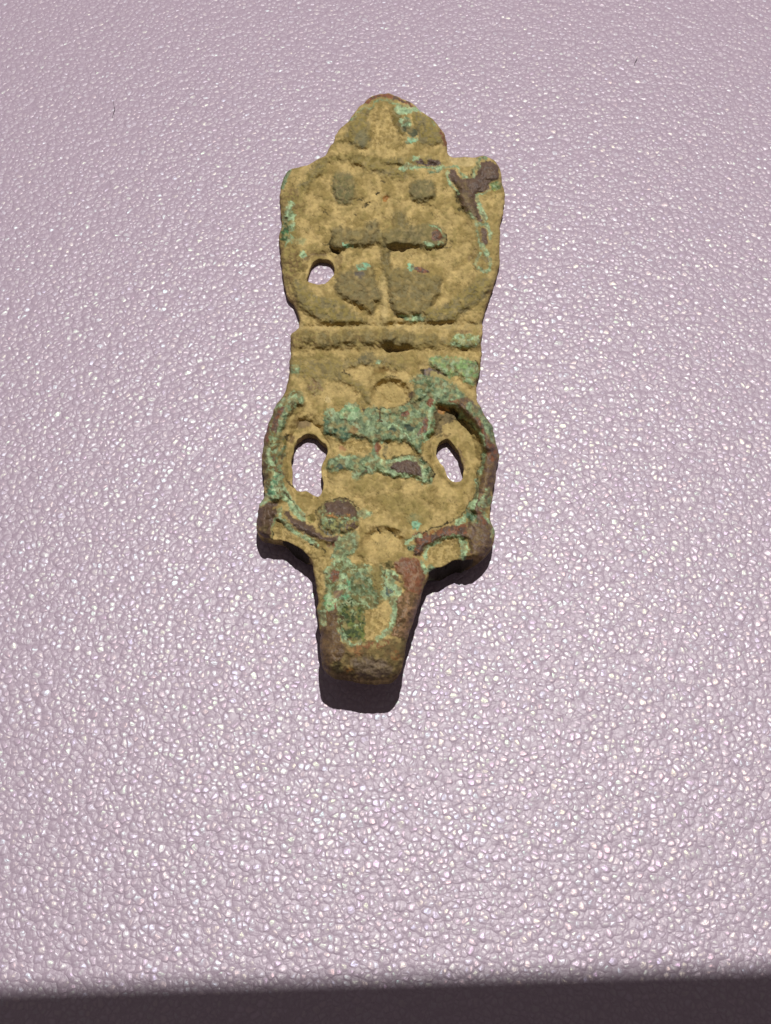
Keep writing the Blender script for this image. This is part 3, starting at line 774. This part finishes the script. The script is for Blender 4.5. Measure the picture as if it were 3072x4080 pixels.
def simple(name, col, rough, metal=0.0, spec=.5):
    m, n, k = new_mat(name)
    p = n['Principled BSDF']
    tx = n.new('ShaderNodeTexNoise'); tx.inputs['Scale'].default_value = 900
    r = n.new('ShaderNodeMapRange'); r.inputs[3].default_value = rough * .85; r.inputs[4].default_value = min(1, rough * 1.15)
    k.new(tx.outputs['Fac'], r.inputs[0]); k.new(r.outputs[0], p.inputs['Roughness'])
    p.inputs['Base Color'].default_value = (*col, 1)
    p.inputs['Metallic'].default_value = metal
    p.inputs['Specular IOR Level'].default_value = spec
    return m


# ------------------------------------------------------------------ build the fitting
root = bpy.data.objects.new('bronze_strap_fitting', None)
base = hit(1536, 1500, 0.0)
root.location = base
root.empty_display_size = .01
sc.collection.objects.link(root)
tag(root, 'corroded green and tan bronze openwork strap fitting lying on the lilac leather', 'metal fitting')

for pid, pname in enumerate(names):
    sel = cell & (part == pid)
    ii, jj = np.nonzero(sel)
    if len(ii) == 0: continue
    used = np.zeros(X.shape, bool)
    used[ii, jj] = used[ii + 1, jj] = used[ii, jj + 1] = used[ii + 1, jj + 1] = True
    idx = np.full(X.shape, -1)
    nv = int(used.sum())
    idx[used] = np.arange(nv)
    rim = used & near
    idb = idx + nv
    idb[rim] = idx[rim]                      # top and underside share the rim
    verts = np.concatenate([POS[used], POSB[used]]) - base
    nrm = np.concatenate([NT[used], NB[used]])
    a_, b_, c_, d_ = (ii, jj), (ii + 1, jj), (ii + 1, jj + 1), (ii, jj + 1)
    ft = np.stack([idx[a_], idx[b_], idx[c_], idx[d_]], 1)
    fb = np.stack([idb[a_], idb[d_], idb[c_], idb[b_]], 1)
    allrim = rim[a_] & rim[b_] & rim[c_] & rim[d_]
    fb = fb[~allrim]
    faces = np.concatenate([ft, fb])
    me = bpy.data.meshes.new(pname)
    me.vertices.add(len(verts)); me.vertices.foreach_set('co', verts.ravel())
    me.loops.add(faces.size); me.loops.foreach_set('vertex_index', faces.ravel().astype(np.int32))
    me.polygons.add(len(faces))
    me.polygons.foreach_set('loop_start', np.arange(0, faces.size, 4, dtype=np.int32))
    me.polygons.foreach_set('loop_total', np.full(len(faces), 4, dtype=np.int32))
    me.update(calc_edges=True)
    me.polygons.foreach_set('use_smooth', np.ones(len(faces), bool))
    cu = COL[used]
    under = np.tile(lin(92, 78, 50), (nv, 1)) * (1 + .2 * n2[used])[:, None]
    under = (under * .5 + cu * .5) * (1 - .8 * web[used])[:, None]  # underside darkened at the webs, shade painted into its colour
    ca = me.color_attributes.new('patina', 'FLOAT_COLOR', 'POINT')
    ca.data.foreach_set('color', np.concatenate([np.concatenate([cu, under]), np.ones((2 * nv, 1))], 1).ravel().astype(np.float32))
    ra = me.attributes.new('dullness', 'FLOAT', 'POINT')
    ra.data.foreach_set('value', np.concatenate([ROUGH[used], ROUGH[used]]).astype(np.float32))
    me.materials.append(bronze)
    # snapped rim vertices take their own shape normals, the rest the common ones (no seams between parts)
    me.normals_split_custom_set_from_vertices(nrm.astype(np.float32))
    ob = bpy.data.objects.new(pname, me)
    sc.collection.objects.link(ob)
    ob.parent = root
    if pname == 'finial': ob['label'] = 'rounded tan finial with reddish brown rim'
    if pname == 'tongue': ob['label'] = 'raised brown tongue with green and tan inlay'
    if pname == 'knob': ob['label'] = 'round dark knob, brown above and green below'
    if pid == 4: ob['label'] = 'left lobe, dark brown with a green ridge'
    if pid == 5: ob['label'] = 'right lobe, brown with a tan pocket'

# ------------------------------------------------------------------ leather surface
leather, N, K = new_mat('lilac_grained_leather')
b = N['Principled BSDF']
geo = N.new('ShaderNodeNewGeometry')
mp = N.new('ShaderNodeMapping')
K.new(geo.outputs['Position'], mp.inputs['Vector'])
wn = N.new('ShaderNodeTexNoise'); wn.inputs['Scale'].default_value = 900; wn.inputs['Detail'].default_value = 2
K.new(mp.outputs[0], wn.inputs['Vector'])
wm = N.new('ShaderNodeVectorMath'); wm.operation = 'SCALE'; wm.inputs['Scale'].default_value = .00055
ws = N.new('ShaderNodeVectorMath'); ws.operation = 'SUBTRACT'; ws.inputs[1].default_value = (.5, .5, .5)
K.new(wn.outputs['Color'], ws.inputs[0]); K.new(ws.outputs[0], wm.inputs[0])
wa = N.new('ShaderNodeVectorMath'); wa.operation = 'ADD'
K.new(mp.outputs[0], wa.inputs[0]); K.new(wm.outputs[0], wa.inputs[1])
v1 = N.new('ShaderNodeTexVoronoi'); v1.feature = 'SMOOTH_F1'; v1.inputs['Scale'].default_value = 1900
v1.inputs['Smoothness'].default_value = .25; v1.inputs['Randomness'].default_value = .95
ve = N.new('ShaderNodeTexVoronoi'); ve.feature = 'DISTANCE_TO_EDGE'; ve.inputs['Scale'].default_value = 1900
ve.inputs['Randomness'].default_value = .95
n5 = N.new('ShaderNodeTexNoise'); n5.inputs['Scale'].default_value = 4600; n5.inputs['Detail'].default_value = 2
n6 = N.new('ShaderNodeTexNoise'); n6.inputs['Scale'].default_value = 500; n6.inputs['Detail'].default_value = 2
for n in (v1, ve, n5, n6): K.new(wa.outputs[0], n.inputs['Vector'])


def math_node(op, a=None, bb=None, **kw):
    n = N.new('ShaderNodeMath'); n.operation = op
    for i, s in enumerate((a, bb)):
        if s is None: continue
        if isinstance(s, (int, float)): n.inputs[i].default_value = s
        else: K.new(s, n.inputs[i])
    return n.outputs[0]


er = N.new('ShaderNodeMapRange'); er.interpolation_type = 'SMOOTHSTEP'
er.inputs[1].default_value = 0.0; er.inputs[2].default_value = .27
K.new(ve.outputs['Distance'], er.inputs[0])
# every pebble leans its own way
vc = N.new('ShaderNodeTexVoronoi'); vc.feature = 'F1'; vc.inputs['Scale'].default_value = 1900
vc.inputs['Randomness'].default_value = .95
K.new(wa.outputs[0], vc.inputs['Vector'])
dv = N.new('ShaderNodeVectorMath'); dv.operation = 'SUBTRACT'
K.new(wa.outputs[0], dv.inputs[0]); K.new(vc.outputs['Position'], dv.inputs[1])
cc = N.new('ShaderNodeVectorMath'); cc.operation = 'SUBTRACT'; cc.inputs[1].default_value = (.5, .5, .5)
K.new(vc.outputs['Color'], cc.inputs[0])
dt = N.new('ShaderNodeVectorMath'); dt.operation = 'DOT_PRODUCT'
K.new(dv.outputs[0], dt.inputs[0]); K.new(cc.outputs[0], dt.inputs[1])
tilt = math_node('MULTIPLY', dt.outputs['Value'], 1250.0)
dome = math_node('MULTIPLY', math_node('POWER', vc.outputs['Distance'], 2.0), -.72)
hgt = math_node('ADD', dome, math_node('MULTIPLY', er.outputs[0], math_node('ADD', tilt, .05)))
hgt = math_node('ADD', hgt, math_node('MULTIPLY', n5.outputs['Fac'], .26))
hgt = math_node('ADD', hgt, math_node('MULTIPLY', n6.outputs['Fac'], .28))
bu = N.new('ShaderNodeBump'); bu.inputs['Strength'].default_value = 1.0; bu.inputs['Distance'].default_value = .0001
K.new(hgt, bu.inputs['Height']); K.new(bu.outputs['Normal'], b.inputs['Normal'])
cr = N.new('ShaderNodeMix'); cr.data_type = 'RGBA'
cr.inputs['A'].default_value = (*(lin(163, 145, 161)), 1)
cr.inputs['B'].default_value = (*(lin(172, 155, 170)), 1)
K.new(er.outputs[0], cr.inputs['Factor']); K.new(cr.outputs['Result'], b.inputs['Base Color'])
# a broad satin sheen all over, and a tighter pearly gloss on the pebble tops only
b.inputs['Roughness'].default_value = .45
b.inputs['Specular IOR Level'].default_value = .7
pt = N.new('ShaderNodeMix'); pt.data_type = 'RGBA'; pt.inputs['Factor'].default_value = .5
pt.inputs['A'].default_value = (1, .985, .95, 1)
K.new(vc.outputs['Color'], pt.inputs['B'])
gl = N.new('ShaderNodeBsdfGlossy'); gl.inputs['Roughness'].default_value = .31
K.new(pt.outputs['Result'], gl.inputs['Color']); K.new(bu.outputs['Normal'], gl.inputs['Normal'])
gf = N.new('ShaderNodeMapRange'); gf.inputs[1].default_value = .35; gf.inputs[2].default_value = 1.0
gf.inputs[3].default_value = .0; gf.inputs[4].default_value = .046
K.new(er.outputs[0], gf.inputs[0])
mx = N.new('ShaderNodeMixShader')
K.new(gf.outputs[0], mx.inputs[0]); K.new(b.outputs[0], mx.inputs[1]); K.new(gl.outputs[0], mx.inputs[2])
K.new(mx.outputs[0], N['Material Output'].inputs['Surface'])

nx = 60
xs = np.linspace(-.5, .5, nx); ysg = np.linspace(-.5, .5, nx)
vv = [(float(x), float(y), 0.0) for y in ysg for x in xs]
ff = [(r * nx + c, r * nx + c + 1, (r + 1) * nx + c + 1, (r + 1) * nx + c) for r in range(nx - 1) for c in range(nx - 1)]
me = bpy.data.meshes.new('leather_surface')
me.from_pydata(vv, [], ff); me.materials.append(leather)
g = bpy.data.objects.new('leather_surface', me)
sc.collection.objects.link(g)
tag(g, 'lilac pebble-grained leather surface with a pearly sheen', kind='structure')

# ------------------------------------------------------------------ stray fibres
fibre_m = simple('dark_fibre', (.03, .025, .028), .6)


def tube(name, pts, r, mat, label):
    import bmesh
    bm = bmesh.new()
    prev = None
    P3 = [Vector(p) for p in pts]
    for i, p in enumerate(P3):
        t = (P3[min(i + 1, len(P3) - 1)] - P3[max(i - 1, 0)]).normalized()
        s = t.cross(Vector((0, 0, 1))).normalized(); u = s.cross(t)
        rr = r * (1 - .6 * abs(i / (len(P3) - 1) - .5) * 2)
        ring = [bm.verts.new(p + (s * math.cos(a) + u * math.sin(a)) * rr) for a in [k * math.pi / 3 for k in range(6)]]
        if prev:
            for k in range(6): bm.faces.new((prev[k], prev[(k + 1) % 6], ring[(k + 1) % 6], ring[k]))
        else: bm.faces.new(ring[::-1])
        prev = ring
    bm.faces.new(prev)
    m = bpy.data.meshes.new(name); bm.to_mesh(m); bm.free(); m.materials.append(mat)
    for p in m.polygons: p.use_smooth = True
    o = bpy.data.objects.new(name, m); sc.collection.objects.link(o)
    tag(o, label, 'fibre')
    return o


def fib(pp, r, label):
    pts = []
    for (x, y), z in pp: pts.append(tuple(hit(x, y, z)))
    tube('fibre', pts, r, fibre_m, label)


fib([((2541, 228), .00022), ((2535, 240), .00016), ((2530, 250), .00007), ((2528, 262), .00003)], .000035,
    'tiny dark fibre on the leather above and right of the fitting')
fib([((451, 400), .00003), ((454, 420), .00010), ((457, 436), .00012), ((452, 452), .00008), ((447, 470), .00003)], .000028,
    'hair-thin dark fibre on the leather at upper left')

# ------------------------------------------------------------------ the phone that takes the picture (its top edge shades the near leather)
def on_plane(gp, off):
    o = C_ - W_ * off
    dirv = LAMP - gp
    t = np.dot(o - gp, W_) / np.dot(dirv, W_)
    return gp + dirv * t


OFF = .0025
eL = on_plane(hit(0, 3906, 0), OFF); eR = on_plane(hit(3072, 3818, 0), OFF)
ex = eR - eL; elen = np.linalg.norm(ex); ex /= elen
ey = np.cross(ex, W_); ey /= np.linalg.norm(ey)
if np.dot(ey, U_) < 0: ey = -ey
mid = (eL + eR) / 2
import bmesh


def rounded_slab(wd, ht, th, rad, cx, cy, off0, name, mat, parent, seg=8):
    bm = bmesh.new()
    outl = []
    for qx, qy, a0 in ((1, 1, 0), (-1, 1, 90), (-1, -1, 180), (1, -1, 270)):
        for k in range(seg + 1):
            a = math.radians(a0 + 90 * k / seg)
            outl.append((cx + qx * (wd / 2 - rad) + rad * math.cos(a), cy + qy * (ht / 2 - rad) + rad * math.sin(a)))
    lv = []
    for o, ins_ in ((0, .0006), (.0006, 0), (th - .0006, 0), (th, .0006)):
        ring = []
        for (x, y) in outl:
            sx = 1 - ins_ / (wd / 2); sy = 1 - ins_ / (ht / 2)
            x2, y2 = cx + (x - cx) * sx, cy + (y - cy) * sy
            p = mid + ex * x2 + ey * y2 - W_ * (off0 + o)
            ring.append(bm.verts.new(Vector(p) - Vector(mid)))
        lv.append(ring)
    n = len(outl)
    for r in range(3):
        for k in range(n): bm.faces.new((lv[r][k], lv[r][(k + 1) % n], lv[r + 1][(k + 1) % n], lv[r + 1][k]))
    bm.faces.new(lv[0][::-1]); bm.faces.new(lv[3])
    bmesh.ops.recalc_face_normals(bm, faces=bm.faces)
    m = bpy.data.meshes.new(name); bm.to_mesh(m); bm.free(); m.materials.append(mat)
    o = bpy.data.objects.new(name, m); sc.collection.objects.link(o); o.parent = parent
    return o


ph = bpy.data.objects.new('smartphone', None); ph.location = mid; sc.collection.objects.link(ph)
tag(ph, 'dark phone held just below the view whose shadow falls along the bottom edge', 'phone')
body_m = simple('phone_back', (.03, .03, .033), .4); scr_m = simple('phone_glass', (.01, .01, .012), .12)
rounded_slab(.088, .156, .0085, .011, 0, -.078, 0, 'body', body_m, ph)
rounded_slab(.083, .150, .0004, .009, 0, -.078, .0086, 'screen', scr_m, ph)
